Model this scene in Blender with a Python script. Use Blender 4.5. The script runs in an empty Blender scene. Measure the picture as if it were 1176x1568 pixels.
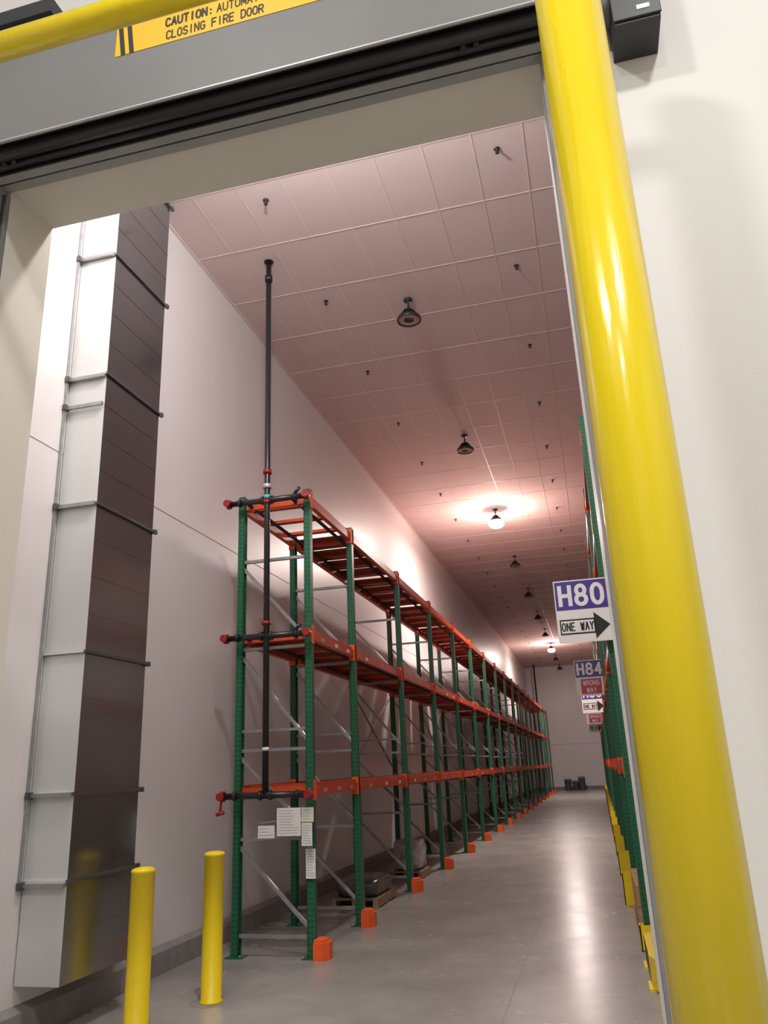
import bpy, math, random
from mathutils import Vector, Matrix, noise
random.seed(4)
S=1.7
scene=bpy.context.scene
col=scene.collection
scene.view_settings.view_transform='Standard'

# ---------------------------------------------------------------- materials
def new_mat(name):
    m=bpy.data.materials.new(name); m.use_nodes=True
    nt=m.node_tree
    return m,nt,nt.nodes['Principled BSDF']
def mat(name,c,rough=.5,metal=0,var=.06,scale=6,bump=.0,bscale=40,stretch=(1,1,1),coat=0):
    m,nt,b=new_mat(name)
    b.inputs['Roughness'].default_value=rough
    b.inputs['Metallic'].default_value=metal
    if coat: b.inputs['Coat Weight'].default_value=coat; b.inputs['Coat Roughness'].default_value=.08
    tc=nt.nodes.new('ShaderNodeTexCoord'); mp=nt.nodes.new('ShaderNodeMapping')
    mp.inputs['Scale'].default_value=stretch
    nt.links.new(tc.outputs['Object'],mp.inputs['Vector'])
    n=nt.nodes.new('ShaderNodeTexNoise'); n.inputs['Scale'].default_value=scale; n.inputs['Detail'].default_value=4
    nt.links.new(mp.outputs['Vector'],n.inputs['Vector'])
    r=nt.nodes.new('ShaderNodeValToRGB')
    r.color_ramp.elements[0].position=.3; r.color_ramp.elements[1].position=.7
    r.color_ramp.elements[0].color=(*[max(0,v*(1-var)) for v in c],1)
    r.color_ramp.elements[1].color=(*[min(1,v*(1+var)) for v in c],1)
    nt.links.new(n.outputs['Fac'],r.inputs['Fac']); nt.links.new(r.outputs['Color'],b.inputs['Base Color'])
    if bump:
        n2=nt.nodes.new('ShaderNodeTexNoise'); n2.inputs['Scale'].default_value=bscale
        nt.links.new(mp.outputs['Vector'],n2.inputs['Vector'])
        bp=nt.nodes.new('ShaderNodeBump'); bp.inputs['Strength'].default_value=bump; bp.inputs['Distance'].default_value=.01
        nt.links.new(n2.outputs['Fac'],bp.inputs['Height']); nt.links.new(bp.outputs['Normal'],b.inputs['Normal'])
    return m
def emat(name,c,s):
    m,nt,b=new_mat(name)
    b.inputs['Base Color'].default_value=(*c,1)
    b.inputs['Emission Color'].default_value=(*c,1); b.inputs['Emission Strength'].default_value=s
    return m

M_wall=mat('painted_wall_white',(.76,.74,.71),.55,var=.02,scale=1.2,bump=.05,bscale=60)
M_wall_in=mat('cold_room_wall_panel',(.73,.705,.70),.36,var=.02,scale=.8,bump=.3,bscale=1.6)
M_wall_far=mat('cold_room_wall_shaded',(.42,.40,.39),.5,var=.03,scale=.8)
M_cream=mat('cream_reveal_paint',(.74,.71,.62),.6,var=.02,scale=2)
M_curb=mat('concrete_curb',(.25,.24,.235),.8,var=.15,scale=8,bump=.2)
M_yellow=mat('safety_yellow_paint',(.86,.65,.004),.24,var=.04,scale=3,bump=.22,bscale=14,stretch=(3,3,.35),coat=.2)
M_yellow2=mat('bollard_yellow_sleeve',(.86,.64,.01),.4,var=.03,scale=5)
M_hood=mat('grey_hood_steel',(.20,.20,.20),.5,metal=.0,var=.05,scale=2)
M_hoodlip=mat('light_steel_lip',(.55,.55,.55),.35,metal=.3)
M_black=mat('black_rubber',(.018,.018,.02),.45,var=.2)
M_bar=mat('bottom_bar_grey',(.32,.33,.31),.5,var=.06)
M_rail=mat('guide_rail_grey',(.22,.22,.22),.5,var=.06)
M_motor=mat('motor_box_grey',(.035,.036,.04),.45,var=.08)
M_white=mat('white_paper',(.80,.80,.78),.6,var=.02)
M_ink=mat('black_ink',(.012,.012,.014),.5,var=.0)
M_label=mat('label_yellow',(.95,.55,.01),.4,var=.02)
M_purple=mat('sign_violet',(.055,.035,.27),.4,var=.03)
M_red=mat('sign_red',(.5,.03,.06),.4,var=.03)
M_beam=mat('beam_orange_red',(.58,.075,.022),.4,var=.12,scale=5)
M_deck=mat('deck_panel_red',(.26,.04,.02),.5,var=.15,scale=3)
M_boot=mat('post_guard_orange',(.85,.12,.02),.45,var=.06,scale=9)
M_galv=mat('galvanised_brace',(.36,.37,.38),.4,metal=.6,var=.12,scale=20)
M_pipe=mat('black_pipe_paint',(.018,.018,.02),.3,var=.2,scale=10)
M_coup=mat('red_coupling',(.30,.015,.015),.4,var=.1,scale=20)
M_teal=mat('pipe_tag_teal',(.1,.5,.5),.5)
M_lampbk=mat('lamp_black_housing',(.02,.02,.02),.4,var=.1)
M_lens=mat('lamp_lens_unlit',(.45,.33,.32),.3,var=.05)
M_lit=emat('lamp_lens_lit_glare',(1,.95,.92),22)
M_card=mat('cardboard',(.42,.24,.12),.8,var=.1,scale=9)
M_wood=mat('pallet_wood',(.30,.2,.12),.8,var=.2,scale=12)
M_wrap=mat('stretch_wrap',(.42,.41,.41),.2,var=.4,scale=7,bump=.8,bscale=12)
M_wrapd=mat('stretch_wrap_dark',(.09,.085,.09),.2,var=.4,scale=7,bump=.8,bscale=12)
M_grid=mat('ceiling_tbar',(.72,.61,.60),.5,var=.02)
M_seam=mat('panel_seam',(.38,.36,.35),.5,var=.02)
M_bin=mat('plastic_bin_grey',(.25,.28,.31),.5,var=.1)

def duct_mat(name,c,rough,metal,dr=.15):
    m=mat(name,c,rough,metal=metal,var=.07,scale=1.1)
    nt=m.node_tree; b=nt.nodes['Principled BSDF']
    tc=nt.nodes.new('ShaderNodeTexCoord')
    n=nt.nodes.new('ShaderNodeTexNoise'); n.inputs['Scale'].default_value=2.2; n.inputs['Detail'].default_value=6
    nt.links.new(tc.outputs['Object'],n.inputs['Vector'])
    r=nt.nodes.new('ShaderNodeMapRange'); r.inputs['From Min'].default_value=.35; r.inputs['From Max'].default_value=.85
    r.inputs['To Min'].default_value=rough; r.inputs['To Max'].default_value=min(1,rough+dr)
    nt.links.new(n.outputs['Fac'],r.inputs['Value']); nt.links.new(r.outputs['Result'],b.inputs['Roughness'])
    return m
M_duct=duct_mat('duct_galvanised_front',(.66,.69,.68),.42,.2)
M_ductd=duct_mat('duct_galvanised_side_darkened',(.28,.285,.29),.14,.9,.08)  # same steel as the front, darkened to carry the side's dark reflections
M_flange=mat('duct_flange_steel',(.10,.10,.105),.4,metal=.4,var=.1)

def post_mat():
    m,nt,b=new_mat('rack_green_punched')
    b.inputs['Roughness'].default_value=.42
    uv=nt.nodes.new('ShaderNodeUVMap'); uv.uv_map='UVMap'
    sp=nt.nodes.new('ShaderNodeSeparateXYZ'); nt.links.new(uv.outputs['UV'],sp.inputs[0])
    def mth(op,a,bv=None):
        n=nt.nodes.new('ShaderNodeMath'); n.operation=op
        for i,v in enumerate((a,bv)):
            if v is None: continue
            if isinstance(v,(int,float)): n.inputs[i].default_value=v
            else: nt.links.new(v,n.inputs[i])
        return n.outputs[0]
    au=mth('ABSOLUTE',sp.outputs[0])
    du=mth('MULTIPLY',mth('SUBTRACT',au,.017),1.25)
    fv=mth('SUBTRACT',mth('MULTIPLY',mth('FRACT',mth('DIVIDE',sp.outputs[1],.0508)),.0508),.0254)
    d=mth('SQRT',mth('ADD',mth('POWER',du,2),mth('POWER',mth('MULTIPLY',fv,.75),2)))
    h=mth('LESS_THAN',d,.0078)
    mx=nt.nodes.new('ShaderNodeMix'); mx.data_type='RGBA'
    nt.links.new(h,mx.inputs[0])
    mx.inputs[6].default_value=(.010,.125,.058,1); mx.inputs[7].default_value=(.006,.01,.008,1)
    nt.links.new(mx.outputs[2],b.inputs['Base Color'])
    return m
M_post=post_mat()
M_green=mat('rack_green',(.010,.125,.058),.42,var=.1,scale=12)

def floor_mat():
    m,nt,b=new_mat('polished_concrete')
    tc=nt.nodes.new('ShaderNodeTexCoord')
    n=nt.nodes.new('ShaderNodeTexNoise'); n.inputs['Scale'].default_value=1.0; n.inputs['Detail'].default_value=10; n.inputs['Roughness'].default_value=.62
    nt.links.new(tc.outputs['Object'],n.inputs['Vector'])
    r=nt.nodes.new('ShaderNodeValToRGB')
    r.color_ramp.elements[0].position=.3; r.color_ramp.elements[0].color=(.265,.258,.24,1)
    r.color_ramp.elements[1].position=.72; r.color_ramp.elements[1].color=(.40,.39,.37,1)
    nt.links.new(n.outputs['Fac'],r.inputs['Fac'])
    sp=nt.nodes.new('ShaderNodeSeparateXYZ'); nt.links.new(tc.outputs['Object'],sp.inputs[0])
    def line(out,off,per):
        a=nt.nodes.new('ShaderNodeMath'); a.operation='ADD'; a.inputs[1].default_value=off+per*40; nt.links.new(out,a.inputs[0])
        q=nt.nodes.new('ShaderNodeMath'); q.operation='MODULO'; q.inputs[1].default_value=per; nt.links.new(a.outputs[0],q.inputs[0])
        l=nt.nodes.new('ShaderNodeMath'); l.operation='LESS_THAN'; l.inputs[1].default_value=.008; nt.links.new(q.outputs[0],l.inputs[0])
        return l.outputs[0]
    mx=nt.nodes.new('ShaderNodeMath'); mx.operation='MAXIMUM'
    nt.links.new(line(sp.outputs[0],.87,3.2),mx.inputs[0]); nt.links.new(line(sp.outputs[1],-3.2,5.2),mx.inputs[1])
    mm=nt.nodes.new('ShaderNodeMix'); mm.data_type='RGBA'; nt.links.new(mx.outputs[0],mm.inputs[0])
    nt.links.new(r.outputs['Color'],mm.inputs[6]); mm.inputs[7].default_value=(.22,.215,.21,1)
    nt.links.new(mm.outputs[2],b.inputs['Base Color'])
    n2=nt.nodes.new('ShaderNodeTexNoise'); n2.inputs['Scale'].default_value=1.5; n2.inputs['Detail'].default_value=6; n2.inputs['Roughness'].default_value=.7
    nt.links.new(tc.outputs['Object'],n2.inputs['Vector'])
    mr=nt.nodes.new('ShaderNodeMapRange'); mr.inputs['From Min'].default_value=.3; mr.inputs['From Max'].default_value=.7
    mr.inputs['To Min'].default_value=.235; mr.inputs['To Max'].default_value=.285
    nt.links.new(n2.outputs['Fac'],mr.inputs['Value']); nt.links.new(mr.outputs['Result'],b.inputs['Roughness'])
    b.inputs['Specular IOR Level'].default_value=.35
    return m
M_floor=floor_mat()
M_ceil=mat('ceiling_tile',(.69,.555,.54),.8,var=.03,scale=.7)  # pink tint puts the racks' reddish bounce light into the tile colour

# ---------------------------------------------------------------- mesh builder
class MB:
    def __init__(s): s.v=[];s.f=[];s.m=[];s.sm=[];s.uv=[];s.mats=[]
    def mi(s,m):
        if m not in s.mats: s.mats.append(m)
        return s.mats.index(m)
    def face(s,pts,m,smooth=False,uv=None):
        i=len(s.v); s.v+= [tuple(p) for p in pts]; s.f.append(tuple(range(i,i+len(pts)))); s.m.append(s.mi(m)); s.sm.append(smooth)
        s.uv.append(uv or [(0,0)]*len(pts))
    def box(s,x0,x1,y0,y1,z0,z1,m):
        x0,x1=sorted((x0,x1));y0,y1=sorted((y0,y1));z0,z1=sorted((z0,z1))
        cx=(x0+x1)/2; cy=(y0+y1)/2
        i=len(s.v)
        s.v+=[(x0,y0,z0),(x1,y0,z0),(x1,y1,z0),(x0,y1,z0),(x0,y0,z1),(x1,y0,z1),(x1,y1,z1),(x0,y1,z1)]
        for q in ((0,3,2,1),(4,5,6,7),(0,1,5,4),(1,2,6,5),(2,3,7,6),(3,0,4,7)):
            s.f.append(tuple(i+k for k in q)); s.m.append(s.mi(m)); s.sm.append(False)
            us=[]
            for k in q:
                p=s.v[i+k]
                if q in ((0,1,5,4),(2,3,7,6)): us.append((p[0]-cx,p[2]))
                elif q in ((1,2,6,5),(3,0,4,7)): us.append((p[1]-cy,p[2]))
                else: us.append((.5,.5))
            s.uv.append(us)
    def prism(s,poly,axis,a,b,m):
        def P(p,t):
            return {'x':(t,p[0],p[1]),'y':(p[0],t,p[1]),'z':(p[0],p[1],t)}[axis]
        n=len(poly); i=len(s.v)
        s.v+=[P(p,a) for p in poly]+[P(p,b) for p in poly]
        fs=[tuple(i+k for k in range(n))[::-1],tuple(i+n+k for k in range(n))]
        fs+=[(i+k,i+(k+1)%n,i+n+(k+1)%n,i+n+k) for k in range(n)]
        for f in fs: s.f.append(f); s.m.append(s.mi(m)); s.sm.append(False); s.uv.append([(.5,.5)]*len(f))
    def cyl(s,p0,p1,r,m,seg=16,r1=None,cap=True):
        p0=Vector(p0);p1=Vector(p1); r1=r if r1 is None else r1
        d=(p1-p0).normalized(); a=Vector((0,0,1)) if abs(d.z)<.9 else Vector((1,0,0))
        u=d.cross(a).normalized(); w=d.cross(u)
        i=len(s.v)
        for p,rr in ((p0,r),(p1,r1)):
            for k in range(seg):
                t=2*math.pi*k/seg; s.v.append(tuple(p+u*math.cos(t)*rr+w*math.sin(t)*rr))
        for k in range(seg):
            s.f.append((i+k,i+(k+1)%seg,i+seg+(k+1)%seg,i+seg+k)); s.m.append(s.mi(m)); s.sm.append(True); s.uv.append([(0,0)]*4)
        if cap:
            s.f.append(tuple(i+k for k in range(seg))[::-1]); s.f.append(tuple(i+seg+k for k in range(seg)))
            s.m+= [s.mi(m)]*2; s.sm+=[False]*2; s.uv+=[[(.5,.5)]*seg]*2
    def bar(s,p0,p1,w,h,m):
        p0=Vector(p0);p1=Vector(p1); d=(p1-p0).normalized()
        a=Vector((0,1,0)) if abs(d.y)<.9 else Vector((0,0,1))
        u=d.cross(a).normalized()*w/2; q=d.cross(u).normalized()*h/2
        i=len(s.v)
        for p in (p0,p1):
            for sa,sb in ((-1,-1),(1,-1),(1,1),(-1,1)): s.v.append(tuple(p+u*sa+q*sb))
        for f in ((0,3,2,1),(4,5,6,7),(0,1,5,4),(1,2,6,5),(2,3,7,6),(3,0,4,7)):
            s.f.append(tuple(i+k for k in f)); s.m.append(s.mi(m)); s.sm.append(False); s.uv.append([(.5,.5)]*4)
    def lathe(s,c,prof,m,seg=24,mats=None):
        i=len(s.v); n=len(prof)
        for r,z in prof:
            for k in range(seg):
                t=2*math.pi*k/seg; s.v.append((c[0]+r*math.cos(t),c[1]+r*math.sin(t),c[2]+z))
        for j in range(n-1):
            for k in range(seg):
                s.f.append((i+j*seg+k,i+j*seg+(k+1)%seg,i+(j+1)*seg+(k+1)%seg,i+(j+1)*seg+k))
                s.m.append(s.mi(mats[j] if mats else m)); s.sm.append(True); s.uv.append([(0,0)]*4)
    def blob(s,x0,x1,y0,y1,z0,z1,m,n=8,amp=.03):
        cx,cy,cz=(x0+x1)/2,(y0+y1)/2,(z0+z1)/2; hx,hy,hz=(x1-x0)/2,(y1-y0)/2,(z1-z0)/2
        def q(a,b,c):
            v=Vector((a,b,c))
            l=(abs(a)**6+abs(b)**6+abs(c)**6)**(1/6); v=v/l
            k=1+amp/.3*noise.noise(v*2.3+Vector((x0,y0,0)))
            zz=max(z0,cz+v.z*hz*k)
            return (cx+v.x*hx*k,cy+v.y*hy*k,zz)
        for ax in range(3):
            for sg in (-1,1):
                for i in range(n):
                    for j in range(n):
                        c=[]
                        for (a,b) in ((i,j),(i+1,j),(i+1,j+1),(i,j+1)):
                            p=[0,0,0]; p[ax]=sg; p[(ax+1)%3]=-1+2*a/n; p[(ax+2)%3]=-1+2*b/n
                            c.append(q(*p))
                        s.face(c,m,True)
    def obj(s,name,parent=None,bevel=0,fix=True,merge=False):
        me=bpy.data.meshes.new(name); me.from_pydata(s.v,[],s.f)
        for m in s.mats: me.materials.append(m)
        ul=me.uv_layers.new(name='UVMap')
        for k,p in enumerate(me.polygons):
            p.material_index=s.m[k]; p.use_smooth=s.sm[k]
            for q,l in enumerate(p.loop_indices): ul.data[l].uv=s.uv[k][q]
        if fix:
            import bmesh
            bm=bmesh.new(); bm.from_mesh(me)
            if merge: bmesh.ops.remove_doubles(bm,verts=bm.verts,dist=.0005)
            bmesh.ops.recalc_face_normals(bm,faces=bm.faces); bm.to_mesh(me); bm.free()
        o=bpy.data.objects.new(name,me); col.objects.link(o)
        if parent: o.parent=parent
        if bevel:
            b=o.modifiers.new('bevel','BEVEL'); b.width=bevel; b.segments=2; b.limit_method='ANGLE'
        return o
def empty(name):
    e=bpy.data.objects.new(name,None); col.objects.link(e); return e

def arc(cx,cy,rx,ry,a0,a1,n=7):
    return [(cx+rx*math.cos(math.radians(a0+(a1-a0)*k/n)),cy+ry*math.sin(math.radians(a0+(a1-a0)*k/n))) for k in range(n+1)]
G={
'A':[[(0,0),(.5,1)],[(.5,1),(1,0)],[(.2,.36),(.8,.36)]],
'C':[arc(.55,.68,.5,.32,25,180)+arc(.55,.32,.5,.32,180,335)],
'D':[[(0,0),(0,1),(.45,1)]+arc(.5,.6,.5,.4,80,0)+arc(.5,.4,.5,.4,0,-80)+[(.45,0),(0,0)]],
'E':[[(1,0),(0,0),(0,1),(1,1)],[(0,.52),(.85,.52)]],
'F':[[(0,0),(0,1),(1,1)],[(0,.52),(.85,.52)]],
'G':[arc(.55,.68,.5,.32,30,180)+arc(.55,.32,.5,.32,180,350)+[(1.03,.46),(.62,.46)]],
'H':[[(0,0),(0,1)],[(1,0),(1,1)],[(0,.5),(1,.5)]],
'I':[[(.5,0),(.5,1)]],
'L':[[(0,1),(0,0),(1,0)]],
'M':[[(0,0),(0,1)],[(0,1),(.5,.25)],[(.5,.25),(1,1)],[(1,1),(1,0)]],
'N':[[(0,0),(0,1)],[(0,1),(1,0)],[(1,0),(1,1)]],
'O':[arc(.5,.65,.5,.35,0,180)+arc(.5,.35,.5,.35,180,360)+[(1,.65)]],
'R':[[(0,0),(0,1),(.6,1)]+arc(.62,.75,.38,.25,75,-75)+[(.6,.5),(0,.5)],[(.5,.5),(1,0)]],
'S':[arc(.5,.75,.46,.25,20,270)+arc(.5,.25,.5,.25,75,-160)],
'T':[[(.5,0),(.5,1)],[(0,1),(1,1)]],
'U':[[(0,1),(0,.35)]+arc(.5,.35,.5,.35,190,350)+[(1,.35),(1,1)]],
'W':[[(0,1),(.25,0)],[(.25,0),(.5,.8)],[(.5,.8),(.75,0)],[(.75,0),(1,1)]],
'Y':[[(0,1),(.5,.5)],[(1,1),(.5,.5)],[(.5,.5),(.5,0)]],
':':[[(.45,.1),(.55,.1)],[(.45,.6),(.55,.6)]],
'4':[[(.75,0),(.75,1)],[(.75,1),(0,.3)],[(0,.3),(1,.3)]],
'2':[arc(.5,.72,.45,.28,165,0)+[(.9,.6),(.05,0)],[(.05,0),(1,0)]],
'6':[[(.8,1),(.3,.72)],arc(.5,.34,.48,.34,0,360,16)],
'9':[arc(.5,.66,.46,.34,0,360,16),[(.94,.5),(.75,0)]],
'8':[arc(.5,.75,.42,.25,0,360,16),arc(.5,.26,.5,.26,0,360,16)],
'0':[arc(.5,.62,.5,.38,0,180)+arc(.5,.38,.5,.38,180,360)+[(1,.62)]],
}
def letters(name,body,x,y,z,cw,ch,gap,t,m,parent,align='L'):
    b=MB(); n=len(body); tot=n*cw+(n-1)*gap
    if align=='C': x=x-tot/2
    for c in body:
        for si,pl in enumerate(G.get(c,[])):
            P=[]
            for p in pl:
                q=Vector((x+p[0]*cw,z+p[1]*ch))
                if not P or (q-P[-1]).length>1e-5: P.append(q)
            closed=(P[0]-P[-1]).length<1e-4 and len(P)>3
            if closed: P=P[:-1]
            N=len(P); Lp=[];Rp=[]
            for k in range(N):
                a=P[k-1] if (closed or k>0) else None
                d=P[(k+1)%N] if (closed or k<N-1) else None
                if a is None: t1=t2=(d-P[k]).normalized(); ext=-t1*t*.3
                elif d is None: t1=t2=(P[k]-a).normalized(); ext=t1*t*.3
                else: t1=(P[k]-a).normalized(); t2=(d-P[k]).normalized(); ext=Vector((0,0))
                n1=Vector((-t1.y,t1.x)); n2=Vector((-t2.y,t2.x)); mm=(n1+n2)
                if mm.length<1e-3: mm=n1
                mm.normalize(); sc=1/max(.6,mm.dot(n1))
                Lp.append(P[k]+ext+mm*t/2*sc); Rp.append(P[k]+ext-mm*t/2*sc)
            yy=y-si*.0006
            for k in range(N if closed else N-1):
                j=(k+1)%N
                b.face([(Lp[k].x,yy,Lp[k].y),(Lp[j].x,yy,Lp[j].y),(Rp[j].x,yy,Rp[j].y),(Rp[k].x,yy,Rp[k].y)],m)
        x+=cw+gap
    return b.obj(name,parent,fix=False)

# ---------------------------------------------------------------- key dims (metres)
H=S
XL=-2.46*H; XR=2.6*H; YF=2.0*H; YN=1.79*H; YB=32.3*H; ZC=4.649*H
OL=-1.681*H; OR=.0662*H; OZ=2.898*H
HXL=-5.5*H; HXR=3.2*H; HYB=-5*H; HZ=4.9*H

# ---------------------------------------------------------------- room shell
b=MB(); b.box(HXL-.3,HXR+.3,HYB-.3,YB+.3,-.2,0,M_floor); b.obj('floor')
b=MB(); b.box(XL-.3,XR+.3,YF,YB+.3,ZC,ZC+.2,M_ceil); b.obj('ceiling')
b=MB(); b.box(XL-.3,XL,YF,YB,0,ZC,M_wall_in); b.obj('wall_left')
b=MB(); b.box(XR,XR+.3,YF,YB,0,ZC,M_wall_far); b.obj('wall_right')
b=MB(); b.box(XL-.3,XR+.3,YB,YB+.3,0,ZC,M_wall_in); b.obj('wall_back')
b=MB()
def wallpiece(x0,x1,z0,z1):
    b.box(x0,x1,YN,YF,z0,z1,M_wall)
wallpiece(HXL,OL-.004,0,HZ); wallpiece(OR+.004,HXR,0,HZ); wallpiece(OL-.004,OR+.004,OZ+.004,HZ)
b.obj('wall_door')
b=MB()
b.box(OL-.004,OL,YN-.002,YF+.002,0,OZ,M_cream); b.box(OR,OR+.004,YN-.002,YF+.002,0,OZ,M_wall)
b.box(OL-.004,OR+.004,YN-.002,YF+.002,OZ,OZ+.004,M_cream)
b.obj('trim_1')
b=MB(); b.box(HXL-.3,HXL,HYB,YF,0,HZ,M_wall); b.obj('wall_hall_left')
b=MB(); b.box(HXR,HXR+.3,HYB,YF,0,HZ,M_wall); b.obj('wall_hall_right')
b=MB(); b.box(HXL-.3,HXR+.3,HYB-.3,HYB,0,HZ,M_wall); b.obj('wall_hall_back')
b=MB(); b.box(HXL-.3,HXR+.3,HYB-.3,YF,HZ,HZ+.2,M_wall); b.obj('ceiling_hall')
b=MB(); b.prism([(XL,0),(XL+.07,0),(XL+.07,.19),(XL,.23)],'y',YF,YB,M_curb); b.obj('baseboard_left')
b=MB(); b.box(XL+.07,XR,YB-.06,YB,0,.2,M_curb); b.obj('baseboard_back')
b=MB(); b.box(XL,XL+.004,YF,YB,2.59*H,2.59*H+.006,M_seam)
b.obj('trim_2')
b=MB()
b.box(XL+.1,XR-.1,YB-.012,YB,2.3*H-1.1,2.3*H-1.08,M_seam); b.obj('trim_3')
b=MB()
x=-.007*H
xs=[x+k*.31*H for k in range(-7,9)]
for x in xs: b.box(x-.008,x+.008,YF,YB,ZC-.004,ZC,M_grid)
k=-3
while True:
    y=4.47*H+k*.62*H; k+=1
    if y<YF: continue
    if y>YB: break
    b.box(XL,XR,y-.008,y+.008,ZC-.0045,ZC,M_grid)
b.box(XL,XL+.03,YF,YB,ZC-.02,ZC,M_grid)
b.obj('ceiling_grid')

# ---------------------------------------------------------------- sprinkler heads
b=MB()
for X in (-1.72*H,-.175*H):
    for k in range(0,22):
        y=(4.02+1.25*k)*H
        b.lathe((X,y,ZC),[(.0,-.001),(.034,-.001),(.034,-.010),(.015,-.014),(.012,-.05),(.022,-.053),(.022,-.059),(0,-.062)],M_lampbk,seg=10)
b.obj('fire_sprinkler_heads')

# ---------------------------------------------------------------- high bay lights
def highbay(X,Y,lit=False,energy=0,colr=(1,.93,.9),down=0):
    e=empty('high_bay_light'); e.location=(X,Y,ZC-.009)
    b=MB()
    b.lathe((0,0,0),[(0,-.001),(.06,-.001),(.06,-.03),(.014,-.035),(.014,-.16),(.05,-.165),(.065,-.19),(.065,-.23),(.09,-.245),(.150,-.28),(.168,-.305),(.168,-.34),(.156,-.343),(.146,-.325),(.10,-.32)],M_lampbk,seg=28)
    for k in range(12):
        t=k*math.pi/6
        b.bar((.06*math.cos(t),.06*math.sin(t),-.18),(.13*math.cos(t),.13*math.sin(t),-.27),.008,.03,M_lampbk)
    b.obj('housing',e)
    b=MB()
    if lit:
        b.lathe((0,0,0),[(.17,-.315),(.20,-.35),(.20,-.40),(.17,-.45),(.11,-.485),(.05,-.50),(0,-.503)],M_lit,seg=28)  # glowing dome made larger than the lens to imitate the lamp's glare
    else:
        b.lathe((0,0,0),[(.146,-.327),(.10,-.331),(.07,-.327)],M_lens,seg=28)
        b.lathe((0,0,0),[(.07,-.327),(.065,-.322),(0,-.322)],M_lampbk,seg=28)
    b.obj('lens',e)
    if lit:
        l=bpy.data.lights.new('high_bay_lamp','POINT'); l.energy=energy; l.color=colr; l.shadow_soft_size=.12
        o=bpy.data.objects.new('bulb_light',l); col.objects.link(o); o.parent=e; o.location=(0,0,-.78)
        if down:
            l=bpy.data.lights.new('high_bay_down','AREA'); l.shape='DISK'; l.size=.34; l.energy=down; l.color=(1,.91,.86)
            o=bpy.data.objects.new('down_light',l); col.objects.link(o); o.parent=e; o.location=(0,0,-.515)
for k in range(-1,10):
    Y=(5.45+2.9*k)*H
    if Y>YB-.5: break
    if k==-1: highbay(-1.075*H,Y,True,350,(1,.96,.95))
    elif k==2: highbay(-1.075*H,Y,True,220,(1,.70,.60),330)
    elif k==7: highbay(-1.075*H,Y,True,190,(1,.76,.68),330)
    else: highbay(-1.075*H,Y)
def halllight(X,Y,energy):
    e=empty('hall_panel_light'); e.location=(X,Y,HZ-.002)
    b=MB(); b.box(-.35,.35,-.35,.35,-.08,-.0,M_hoodlip); b.obj('panel_body',e,bevel=.01)
    l=bpy.data.lights.new('panel_lamp','AREA'); l.shape='SQUARE'; l.size=.6; l.energy=energy; l.color=(1,.98,.96)
    o=bpy.data.objects.new('panel_light',l); col.objects.link(o); o.parent=e; o.location=(0,0,-.1)
halllight(-2.4,-1.6,250); halllight(1.9,-1.2,280); halllight(-.4,-5,180)

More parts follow.
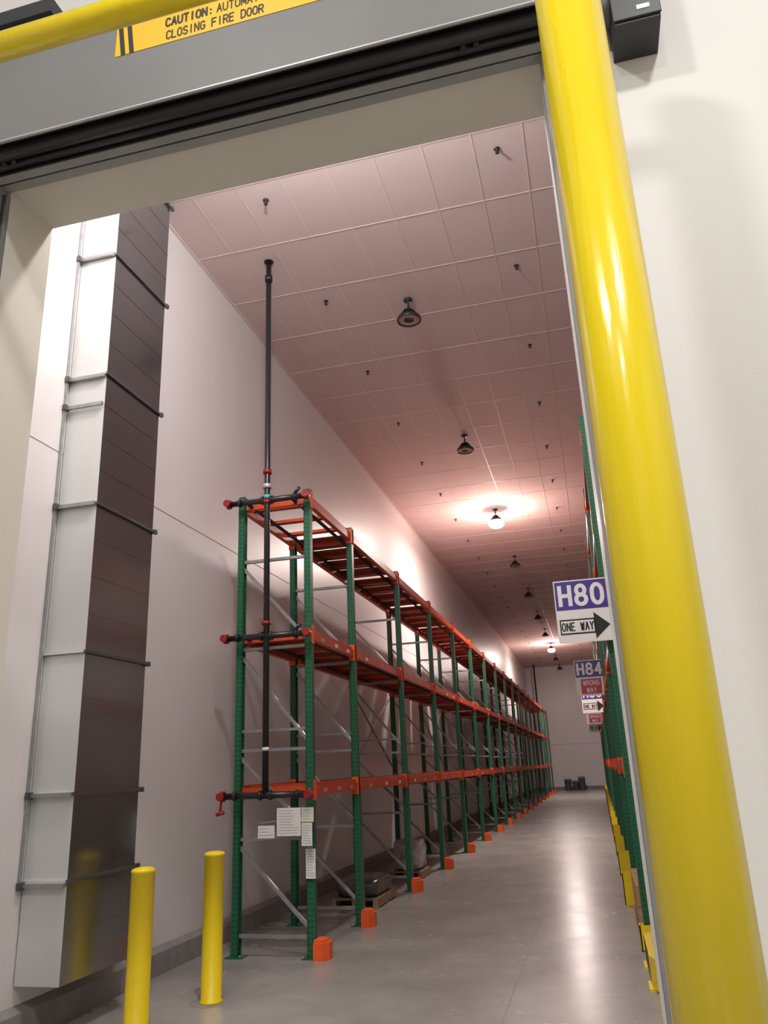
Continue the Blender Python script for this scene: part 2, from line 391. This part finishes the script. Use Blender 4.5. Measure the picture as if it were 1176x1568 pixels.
# ---------------------------------------------------------------- pallet racks
def rack(x_in,x_out,ys,levels,top,aisle_sign,boot_m,yellow=False):
    b=MB(); pw=.078
    for iy,y in enumerate(ys):
        for X,side in ((x_in,aisle_sign),(x_out,-aisle_sign)):
            xo=X+side*pw/2; xi=X-side*pw/2
            b.box(xo-side*.004,xo,y-pw/2,y+pw/2,.006,top,M_post)
            b.box(xi,xo-side*.004,y-pw/2,y-pw/2+.004,.006,top,M_post)
            b.box(xi,xo-side*.004,y+pw/2-.004,y+pw/2,.006,top,M_post)
            b.box(xi,xi+side*.004,y-pw/2,y-pw/2+.02,.006,top,M_green)
            b.box(xi,xi+side*.004,y+pw/2-.02,y+pw/2,.006,top,M_green)
            b.box(X-.09,X+.09,y-.08,y+.08,0,.008,M_green)
            for dx in (-.07,.07): b.cyl((X+dx,y-.062,.008),(X+dx,y-.062,.03),.01,M_galv,seg=6)
        if iy>0 and not yellow:
            b.prism([(y+pw/2,.008),(y+pw/2+.085,.008),(y+pw/2+.045,1.46),(y+pw/2,1.46)],'x',x_in-.035,x_in+.035,M_green)
        hz=[.19,1.08,1.95,3.02,4.02]+([4.9] if top>5 else [])
        xa,xb=x_out,x_in
        n=len(hz)
        if iy<11:
            for z in hz: b.bar((xa,y,z),(xb,y,z),.032,.04,M_galv)
            if not yellow: b.bar((xa,y,2.15),(xb,y,2.15),.028,.03,M_galv)
            for a in range(n-1):
                b.bar((xa,y-.0,hz[a+1]-.05),(xb,y,hz[a]+.05),.032,.035,M_galv)
    for X,side in ((x_in,aisle_sign),(x_out,-aisle_sign)):
        for li,L in enumerate(levels):
            for i in range(len(ys)-1):
                y0,y1=ys[i]+pw/2,ys[i+1]-pw/2
                bx=X
                b.box(bx-side*.03,bx+side*.03,y0,y1,L-.125,L-.035,M_beam)
                b.box(bx-side*.03,bx+side*.012,y0,y1,L-.035,L,M_beam)
                for ye,s2 in ((y0,1),(y1,-1)):
                    b.box(bx-side*.036,bx+side*.046,ye,ye+s2*.012,L-.17,L+.03,M_boot)
                    b.box(bx+side*(pw/2),bx+side*(pw/2+.005),ye-s2*pw*.8,ye+s2*.012,L-.17,L+.03,M_boot)
                if X==x_in and li<2 and i<9:
                    for q in (.18,.5,.8):
                        yy=y0+(y1-y0)*q
                        b.box(bx+side*.03,bx+side*.0315,yy,yy+.12,L-.10,L-.06,M_white if (i+li+int(q*10))%3==0 else M_seam)
    lo,hi=sorted((x_in,x_out))
    for li,L in enumerate(levels):
        for i in range(len(ys)-1):
            y0,y1=ys[i],ys[i+1]
            n=max(2,int(round((y1-y0)/.62)))
            for k in range(n):
                y=y0+(y1-y0)*(k+.5)/n
                b.box(lo+.03,hi-.03,y-.045,y+.045,L-.05,L-.012,M_beam)
            if (i>0 or li==1) and li<3:
                a=y0+.06
                nd=5 if li<2 else 4
                st=(y1-y0-.12)/nd
                for k in range(nd):
                    g=.012 if li<2 else .05
                    b.box(lo+.035,hi-.035,a+k*st+g/2,a+(k+1)*st-g/2,L-.012,L-.002,M_deck)
    if not yellow:
        for i in (2,4,6,8,10):
            b.bar((x_out-.05,ys[i],1.75),(x_out-.05,ys[i+1],3.0),.03,.012,M_galv)
            b.bar((x_out-.05,ys[i+1],1.75),(x_out-.05,ys[i],3.0),.03,.012,M_galv)
    for iy,y in enumerate(ys):
        s=aisle_sign
        if yellow:
            q=.16 if iy else .085; hh=.36 if iy else .22; wy=.11 if iy else .07
            x0=x_in+s*q
            b.box(x0,x0-s*.012,y-wy,y+wy,.0,hh,M_yellow2)
            b.box(x0,x_in-s*.02,y-wy,y-wy+.012,.0,hh,M_yellow2)
            b.box(x0,x_in-s*.02,y+wy-.012,y+wy,.0,hh,M_yellow2)
        else:
            x0=x_in+s*.045; x1=x_in+s*.19
            poly=[(x0,y-.11),(x1-s*.05,y-.11),(x1,y-.05),(x1,y+.05),(x1-s*.05,y+.11),(x0,y+.11)]
            b.prism(poly,'z',0,.15,boot_m)
            pol2=[(x0,y-.085),(x1-s*.065,y-.085),(x1-s*.03,y-.035),(x1-s*.03,y+.035),(x1-s*.065,y+.085),(x0,y+.085)]
            b.prism(pol2,'z',.15,.175,boot_m)
    return b
ysL=[4.74*H,5.70*H]+[(5.70+1.54*k)*H for k in range(1,17)]
LV=[.945*H,1.885*H,2.80*H]
b=rack(-1.705*H,-2.176*H,ysL,LV,2.83*H,1,M_boot)
for z in LV:
    b.box(-2.176*H+.04,-1.705*H-.04,4.74*H+.0,4.74*H+.04,z-.11,z-.03,M_beam)
b.obj('pallet_rack')
ysR=[(5.05+1.54*k)*H for k in range(0,17)]
b=rack(.155*H,.62*H,ysR,[1.0*H,1.75*H,2.5*H,3.1*H],3.22*H,-1,M_boot,yellow=True)
b.obj('pallet_rack.001')

# ---------------------------------------------------------------- in-rack sprinkler piping
b=MB()
PX,PY=-1.957*H,4.64*H
b.cyl((PX,PY,1.50),(PX,PY,ZC-.010),.033,M_pipe,seg=20)
b.cyl((PX,PY,ZC-.30),(PX,PY,ZC-.22),.048,M_pipe,seg=20)
b.cyl((PX,PY,ZC-.022),(PX,PY,ZC-.010),.06,M_pipe,seg=20)
for z in (2.85*H+.16,2.85*H-.02): b.cyl((PX,PY,z),(PX,PY,z+.05),.05,M_coup if z>2.85*H else M_hoodlip,seg=20)
for z in (1.84*H+.12,2.73*H): b.cyl((PX,PY,z),(PX,PY,z+.04),.05,M_coup,seg=20)
b.cyl((PX,PY,2.765*H),(PX,PY,2.79*H),.037,M_teal,seg=20)
b.cyl((PX,PY,1.14*H),(PX,PY,1.16*H),.037,M_white,seg=20)
for j,z in enumerate((2.755*H,1.84*H,.885*H)):
    y=PY
    x0=-2.235*H; x1=-1.675*H
    b.cyl((x0,y,z),(x1,y,z),.033,M_pipe,seg=16)
    for x in (x0,x1): 
        b.cyl((x-.02,y,z),(x+.02,y,z),.052,M_coup,seg=16)
        b.cyl((x,y-.06,z),(x,y+.03,z),.03,M_coup,seg=12)
        b.cyl((x,y-.075,z),(x,y-.06,z),.042,M_coup,seg=12)
    b.cyl((PX-.07,y,z),(PX-.04,y,z),.048,M_pipe,seg=16); b.cyl((PX+.04,y,z),(PX+.07,y,z),.048,M_pipe,seg=16)
    b.cyl((x0+.12,y,z),(x0+.15,y,z),.045,M_pipe,seg=16); b.cyl((x1-.15,y,z),(x1-.12,y,z),.045,M_pipe,seg=16)
    for x in (-2.11*H,-1.79*H):
        b.cyl((x,y,z),(x,4.84*H,z-.0),.022,M_pipe,seg=10)
        b.cyl((x,4.84*H,z),(x,28*H,z-.18),.022,M_pipe,seg=10)
b.cyl((-2.235*H,PY-.02,.885*H),(-2.235*H,PY-.05,.885*H-.16),.014,M_coup,seg=8)
b.cyl((-2.235*H-.04,PY-.05,.885*H-.17),(-2.235*H+.04,PY-.05,.885*H-.15),.02,M_coup,seg=8)
for z in (2.755*H,1.84*H):
    b.cyl((-1.76*H,PY-.02,z+.03),(-1.72*H,PY-.02,z+.10),.018,M_pipe,seg=10)
b.obj('fire_sprinkler_pipe')

# ---------------------------------------------------------------- notices on rack
e=empty('posted_notices')
yN=4.74*H-.16
def sheet(x0,x1,z0,z1,y,lines,nm,m=M_white):
    b=MB(); b.box(x0,x1,y,y+.003,z0,z1,m); 
    n=lines
    for k in range(n):
        z=z1-(z1-z0)*(k+1)/(n+1); 
        w=random.uniform(.5,.85)*(x1-x0)
        b.box(x0+.08*(x1-x0),x0+.08*(x1-x0)+w,y-.001,y,z-.003,z+.003,M_seam)
    b.obj(nm,e)
zz=lambda v:(v+1)*H
sheet(-1.885*H,-1.735*H,zz(-.345),zz(-.19),yN,9,'notice_1')
sheet(-1.73*H,-1.655*H,zz(-.27),zz(-.19),yN,4,'notice_2',mat('paper_green_tint',(.72,.78,.62),.6))
sheet(-2.005*H,-1.90*H,zz(-.355),zz(-.285),yN,3,'notice_3')
sheet(-1.73*H,-1.665*H,zz(-.40),zz(-.275),yN,8,'notice_4')
sheet(-1.725*H,-1.665*H,zz(-.58),zz(-.42),yN+.09,10,'notice_5')
b=MB()
b.bar((-2.0*H,yN+.012,zz(-.27)),(-1.66*H,yN+.012,zz(-.24)),.02,.01,M_galv)
b.bar((-1.69*H,yN+.012,zz(-.26)),(-1.69*H,4.74*H-.05,zz(-.26)),.02,.02,M_galv)
b.bar((-1.69*H,yN+.015,zz(-.2)),(-1.69*H,yN+.015,zz(-.42)),.02,.01,M_galv)
b.bar((-1.69*H,yN+.1,zz(-.40)),(-1.69*H,yN+.1,zz(-.57)),.02,.01,M_galv)
b.bar((-1.69*H,yN+.1,zz(-.5)),(-1.69*H,4.74*H-.04,zz(-.5)),.02,.02,M_galv)
b.obj('bracket',e)

# ---------------------------------------------------------------- duct
e=empty('air_duct')
dx0,dx1,dy0,dy1=XL+.008,-2.24*H,3.18*H,3.70*H
zb=.211*H
b=MB()
zs=[zb,.606*H,.957*H,1.577*H,2.301*H,3.013*H,3.742*H,4.46*H,ZC-.002]
def faces(z0,z1):
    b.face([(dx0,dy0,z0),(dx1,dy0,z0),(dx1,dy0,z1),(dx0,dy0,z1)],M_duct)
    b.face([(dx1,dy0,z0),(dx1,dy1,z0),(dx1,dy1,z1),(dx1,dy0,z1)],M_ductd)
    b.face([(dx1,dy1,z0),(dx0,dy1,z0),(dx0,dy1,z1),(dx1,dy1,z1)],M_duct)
for i in range(len(zs)-1):
    faces(zs[i],zs[i+1])
b.face([(dx0,dy0,zb),(dx0,dy1,zb),(dx1,dy1,zb),(dx1,dy0,zb)],M_duct)
b.obj('duct_body',e,fix=False)
b=MB()
for i,z in enumerate(zs[1:-1]):
    b.box(dx0,dx1+.0,dy0-.018,dy0,z-.010,z+.010,M_duct)
    b.box(dx0,dx1+.0,dy0-.018,dy0-.0,z-.014,z-.010,M_flange)
    b.box(dx1,dx1+.022,dy0-.02,dy1+.03,z-.012,z+.012,M_flange)
    b.box(dx1,dx1+.03,dy1+.0,dy1+.04,z-.02,z+.02,M_flange)
for i in range(len(zs)-1):
    z=zs[i]; n=max(1,int(round((zs[i+1]-z)/(.18*H)))); st=(zs[i+1]-z)/n
    for k in range(1,n): b.box(dx1,dx1+.0025,dy0,dy1,z+k*st-.002,z+k*st+.002,M_ductd)
for z in (zs[1]-.02,zs[2]+.0,2.301*H,3.013*H-.02,2.84*H,3.742*H):
    b.box(dx0,dx1+.0,dy0-.045,dy0-.02,z-.02,z+.01,M_galv)
    b.box(dx0,dx0+.03,dy0-.075,dy0-.02,z-.03,z+.02,M_flange)
b.box(dx0,dx0+.012,dy0-.06,dy0-.035,zs[1],ZC-.01,M_galv)
b.obj('duct_flanges',e)

# ---------------------------------------------------------------- bollards
for (X,Y) in ((-1.904*H,3.218*H),(-1.890*H,3.849*H)):
    b=MB(); r=.082; hh=.648*H
    b.lathe((0,0,0),[(0,0),(r+.012,0),(r+.012,.012),(r,.02),(r,hh-.03),(r+.003,hh-.028),(r+.003,hh-.012),(r-.006,hh-.002),(r*.6,hh+.006),(0,hh+.01)],M_yellow2,seg=36)
    o=b.obj('bollard'); o.location=(X,Y,0.002)
b=MB(); b.lathe((-1.89*H,3.849*H,0),[(.0,.0015),(.17,.0015),(.175,0)],M_curb,seg=30); b.obj('bollard_footing_patch')

# ---------------------------------------------------------------- door guard frame (yellow goalpost)
yp=1.32*H; r=.113; rc=.059
b=MB(); zt=2.93*H
b.cyl((.122*H,yp,0),(.122*H,yp,zt+.1),r,M_yellow,seg=48)
b.cyl((-1.80*H,yp,0),(-1.80*H,yp,zt+.1),r,M_yellow,seg=48)
b.cyl((-1.80*H,yp,2.892*H),(.122*H,yp,2.892*H),rc,M_yellow,seg=32)
for X in (.122*H,-1.80*H):
    b.box(X-.17,X+.17,yp-.17,yp+.17,0,.016,M_yellow2)
b.obj('door_guard_frame')

# ---------------------------------------------------------------- rolling fire door
e=empty('rolling_fire_door')
hy=1.60*H; hz0=2.895*H; hz1=3.42*H
b=MB()
prof=[(YN,hz1),(hy+.10,hz1),(hy,hz1-.10),(hy,hz0+.03),(hy,hz0),(hy+.02,hz0),(hy+.02,hz0+.05),(YN,hz0+.05)]
b.prism(prof,'x',OL-.40,OR+.10,M_hood)
b.box(OL-.40,OR+.10,hy-.006,hy+.006,hz0-.008,hz0,M_hoodlip)
for x in (OL-.40,OR+.10): b.box(x-.008,x+.008,hy-.01,YN,hz0-.01,hz1+.01,M_rail)
b.obj('hood',e)
b=MB()
b.cyl((OL-.3,hy+.085,hz0+.0),(OR+.05,hy+.085,hz0+.0),.035,M_black,seg=16)
b.cyl((OL-.3,hy+.15,hz0-.01),(OR+.05,hy+.15,hz0-.01),.022,M_black,seg=16)
b.box(OL-.3,OR+.05,hy+.02,YN-.03,hz0+.03,hz0+.045,M_black)
b.obj('roller_seal',e)
b=MB()
b.box(OL-.02,OR+.02,hy+.18,YN-.012,hz0-.03,hz0+.03,M_bar)
b.box(OL-.02,OR+.02,hy+.178,hy+.186,hz0-.036,hz0+.03,M_black)
b.box(OL-.02,OR+.02,hy+.245,hy+.250,hz0-.034,hz0-.03,M_black)
for x in (OL+.12,OL+.18,OR-.28,OR-.34):
    b.cyl((x,hy+.12,hz0-.035),(x,hy+.12,hz0-.005),.014,M_black,seg=10)
b.obj('bottom_bar',e)
b=MB()
for x0,x1 in ((OL-.10,OL-.0),(OR+.0,OR+.10)):
    b.box(x0,x1,YN-.075,YN-.063,0,hz0-.05,M_rail)
    b.box(x0,x1,YN-.03,YN,0,hz0-.05,M_rail)
    xx=x0 if x0<OL-.05 else x1-.01
    b.box(xx,xx+.01,YN-.063,YN-.03,0,hz0-.05,M_rail)
b.obj('guide_rails',e)
b=MB()
mx0,mx1,my0,mz0=.262*H,.378*H,1.67*H,2.82*H
b.box(mx0,mx1,my0,YN,mz0,mz0+.62,M_motor)
b.box(mx0-.004,mx1+.004,my0-.012,my0,mz0+.015,mz0+.60,M_motor)
b.cyl((OR+.10,my0+.09,mz0+.22),(mx0,my0+.09,mz0+.22),.05,M_black,seg=18)
b.cyl((mx0-.05,my0+.09,mz0+.22),(mx0,my0+.09,mz0+.22),.085,M_rail,seg=18)
b.obj('motor_housing',e,bevel=.004)
b=MB(); b.box(mx0+.10,mx0+.155,my0-.0145,my0-.0125,mz0+.05,mz0+.075,M_white); b.obj('motor_sticker',e)
b=MB(); b.box(-1.80*H,-1.46*H,hy+.03,hy+.2,hz1,hz1+.10,M_motor); b.box(-1.30*H,-1.22*H,hy+.11,hy+.2,hz1,hz1+.06,M_motor); b.obj('control_box',e)

# caution label on hood
e=empty('caution_label')
ly=hy-.003
lx0,lx1,lz0,lz1=-1.185*H,-.44*H,3.108*H,3.245*H
b=MB(); b.box(lx0,lx1,ly,hy-.0005,lz0,lz1,M_label)
for x in (lx0+.035,lx0+.085,lx1-.10,lx1-.055):
    b.prism([(x,lz0),(x+.026,lz0),(x-.03+.026,lz1),(x-.03,lz1)],'y',ly-.0015,ly,M_ink)
b.obj('label_plate',e)
letters('label_text_caution','CAUTION:',-1.015*H,ly-.002,3.173*H,.024,.052,.0105,.0105,M_ink,e)
letters('label_text_automatic','AUTOMATIC',-.845*H,ly-.002,3.173*H,.024,.052,.0095,.0068,M_ink,e)
letters('label_text_closing','CLOSING FIRE DOOR',-1.011*H,ly-.002,3.122*H,.0225,.052,.0095,.0075,M_ink,e)

# ---------------------------------------------------------------- aisle signs
def sign(Y,head,kind):
    e=empty('aisle_sign'); w=.325*H; x0=-.155*H; z0=1.692*H; h=.39*H
    e.location=(x0,Y,z0)
    b=MB(); b.box(0,w,0,.006,0,h,M_white)
    b.box(.02*w,w-.02*w,-.002,0,h*.52,h*.98,M_purple)
    b.bar((w*.5,.012,h*.95),(w*.5+.33,.03,h*.95),.02,.02,M_galv)
    b.obj('sign_plate',e)
    letters('code_text',head,w*.5,-.004,h*.60,.102,.20,.064,.042,M_white,e,align='C')
    b=MB()
    if kind=='one':
        b.box(.05*w,.70*w,-.002,0,h*.13,h*.37,M_ink)
        b.prism([(.69*w,h*.04),(.975*w,h*.25),(.69*w,h*.46)],'y',-.002,0,M_ink)
        b.box(.075*w,.68*w,-.003,-.002,h*.155,h*.345,M_white)
        b.obj('arrow',e)
        letters('way_text','ONE WAY',.378*w,-.005,h*.19,.031,.080,.0165,.0135,M_ink,e,align='C')
    else:
        b.box(.17*w,.85*w,-.002,0,h*.05,h*.47,M_red); b.obj('red_panel',e)
        letters('way_text','WRONG',.51*w,-.004,h*.29,.042,.085,.020,.013,M_white,e,align='C')
        letters('way_text_2','WAY',.51*w,-.004,h*.09,.045,.085,.020,.013,M_white,e,align='C')
sign(5.0*H-.08,'H80','one')
sign(9.2*H,'H84','wrong')
sign(12.6*H,'H88','one')
sign(16.4*H,'H92','wrong')
sign(21*H,'H96','one')

# ---------------------------------------------------------------- goods
def pallet(X0,X1,Y0,Y1,Z,kind,hh,name):
    e=empty(name); e.location=((X0+X1)/2,(Y0+Y1)/2,Z)
    w=(X1-X0)/2; l=(Y1-Y0)/2
    b=MB()
    for x in (-w,-.035,w-.07): b.box(x,x+.07,-l,l,.018,.10,M_wood)
    for k in range(7):
        y=-l+k*(2*l-.09)/6; b.box(-w,w,y,y+.09,.10,.12,M_wood)
    for y in (-l,-.05,l-.1): b.box(-w,w,y,y+.1,0,.018,M_wood)
    b.obj('pallet',e)
    b=MB()
    if kind=='box':
        nx,ny,nz=2,3,max(1,int(hh/.20))
        for i in range(nx):
            for j in range(ny):
                for k in range(nz):
                    if k==nz-1 and random.random()<.3 and i: continue
                    sx=2*w/nx; sy=2*l/ny; sz=hh/nz
                    b.box(-w+i*sx+.006,-w+(i+1)*sx-.006,-l+j*sy+.006,-l+(j+1)*sy-.006,.12+k*sz,.12+(k+1)*sz-.004,M_card)
        b.obj('cartons',e,bevel=.006)
    else:
        b.blob(-w+.03,w-.03,-l+.03,l-.03,.12,.12+hh,M_wrap if kind=='wrap' else M_wrapd)
        b.obj('wrapped_load',e,merge=True)
pallet(-3.50,-2.98,7.95*H,8.35*H,0,'wrap',.46,'wrapped_pallet')
pallet(-3.62,-2.98,6.35*H,6.95*H,0,'dark',.22,'wrapped_pallet')
pallet(.19,.90,5.2*H,6.0*H,0,'box',.40,'carton_pallet')
pallet(.34,.98,8.6*H,9.2*H,0,'box',.8,'carton_pallet')
b=MB()
b.prism([(.115*H,4.22*H),(.155*H,4.10*H),(.60*H,4.10*H),(.60*H,4.16*H),(.17*H,4.16*H),(.165*H,4.75*H),(.115*H,4.75*H)],'z',.02,.24,M_yellow2)
for k in range(5):
    y=4.3*H+k*.16
    b.prism([(y,.02),(y+.06,.02),(y+.12,.24),(y+.06,.24)],'x',.115*H-.002,.115*H,M_ink)
b.box(.10*H,.19*H,4.2*H,4.35*H,0,.02,M_yellow2); b.box(.10*H,.19*H,4.6*H,4.75*H,0,.02,M_yellow2)
b.obj('rack_end_guard')
for i,(x,hh) in enumerate(((-1.45,.62),(-1.12,.5),(-.85,.72))):
    b=MB(); b.lathe((0,0,0),[(0,0),(.18,0),(.22,hh),(.25,hh),(.25,hh+.04),(.15,hh+.09),(0,hh+.10)],M_bin,seg=18)
    o=b.obj('waste_bin'); o.location=(x*1.45,YB-.9,0)
b=MB()
b.cyl((-2.05*H,31.3*H,0),(-2.05*H,31.3*H,ZC-.012),.05,M_pipe,seg=12)
b.cyl((-2.05*H,31.3*H,2.9*H),(-1.8*H,30.6*H,2.9*H),.04,M_pipe,seg=12)
b.obj('standpipe')

# ---------------------------------------------------------------- camera
f=1200.
D=Vector((330,381,f)).normalized(); Vv=Vector((-155,-3644,f))
Vv=(Vv-D*Vv.dot(D)).normalized()
X=Vector((5069,-611,-1200)); X=(X-D*X.dot(D)-Vv*X.dot(Vv)).normalized()
c0=Vector((X.x,D.x,Vv.x)); c1=Vector((X.y,D.y,Vv.y)); c2=Vector((X.z,D.z,Vv.z))
R=Matrix((c0,-c1,-c2)).transposed()
cam=bpy.data.cameras.new('camera'); cam.sensor_fit='VERTICAL'; cam.sensor_height=36; cam.sensor_width=27
cam.lens=36*f/1568; cam.clip_end=200
co=bpy.data.objects.new('camera',cam); col.objects.link(co)
co.matrix_world=Matrix.Translation((0,0,H))@R.to_4x4()
scene.camera=co
w=bpy.data.worlds.new('world'); scene.world=w; w.use_nodes=True
w.node_tree.nodes['Background'].inputs[0].default_value=(.5,.5,.5,1); w.node_tree.nodes['Background'].inputs[1].default_value=.05
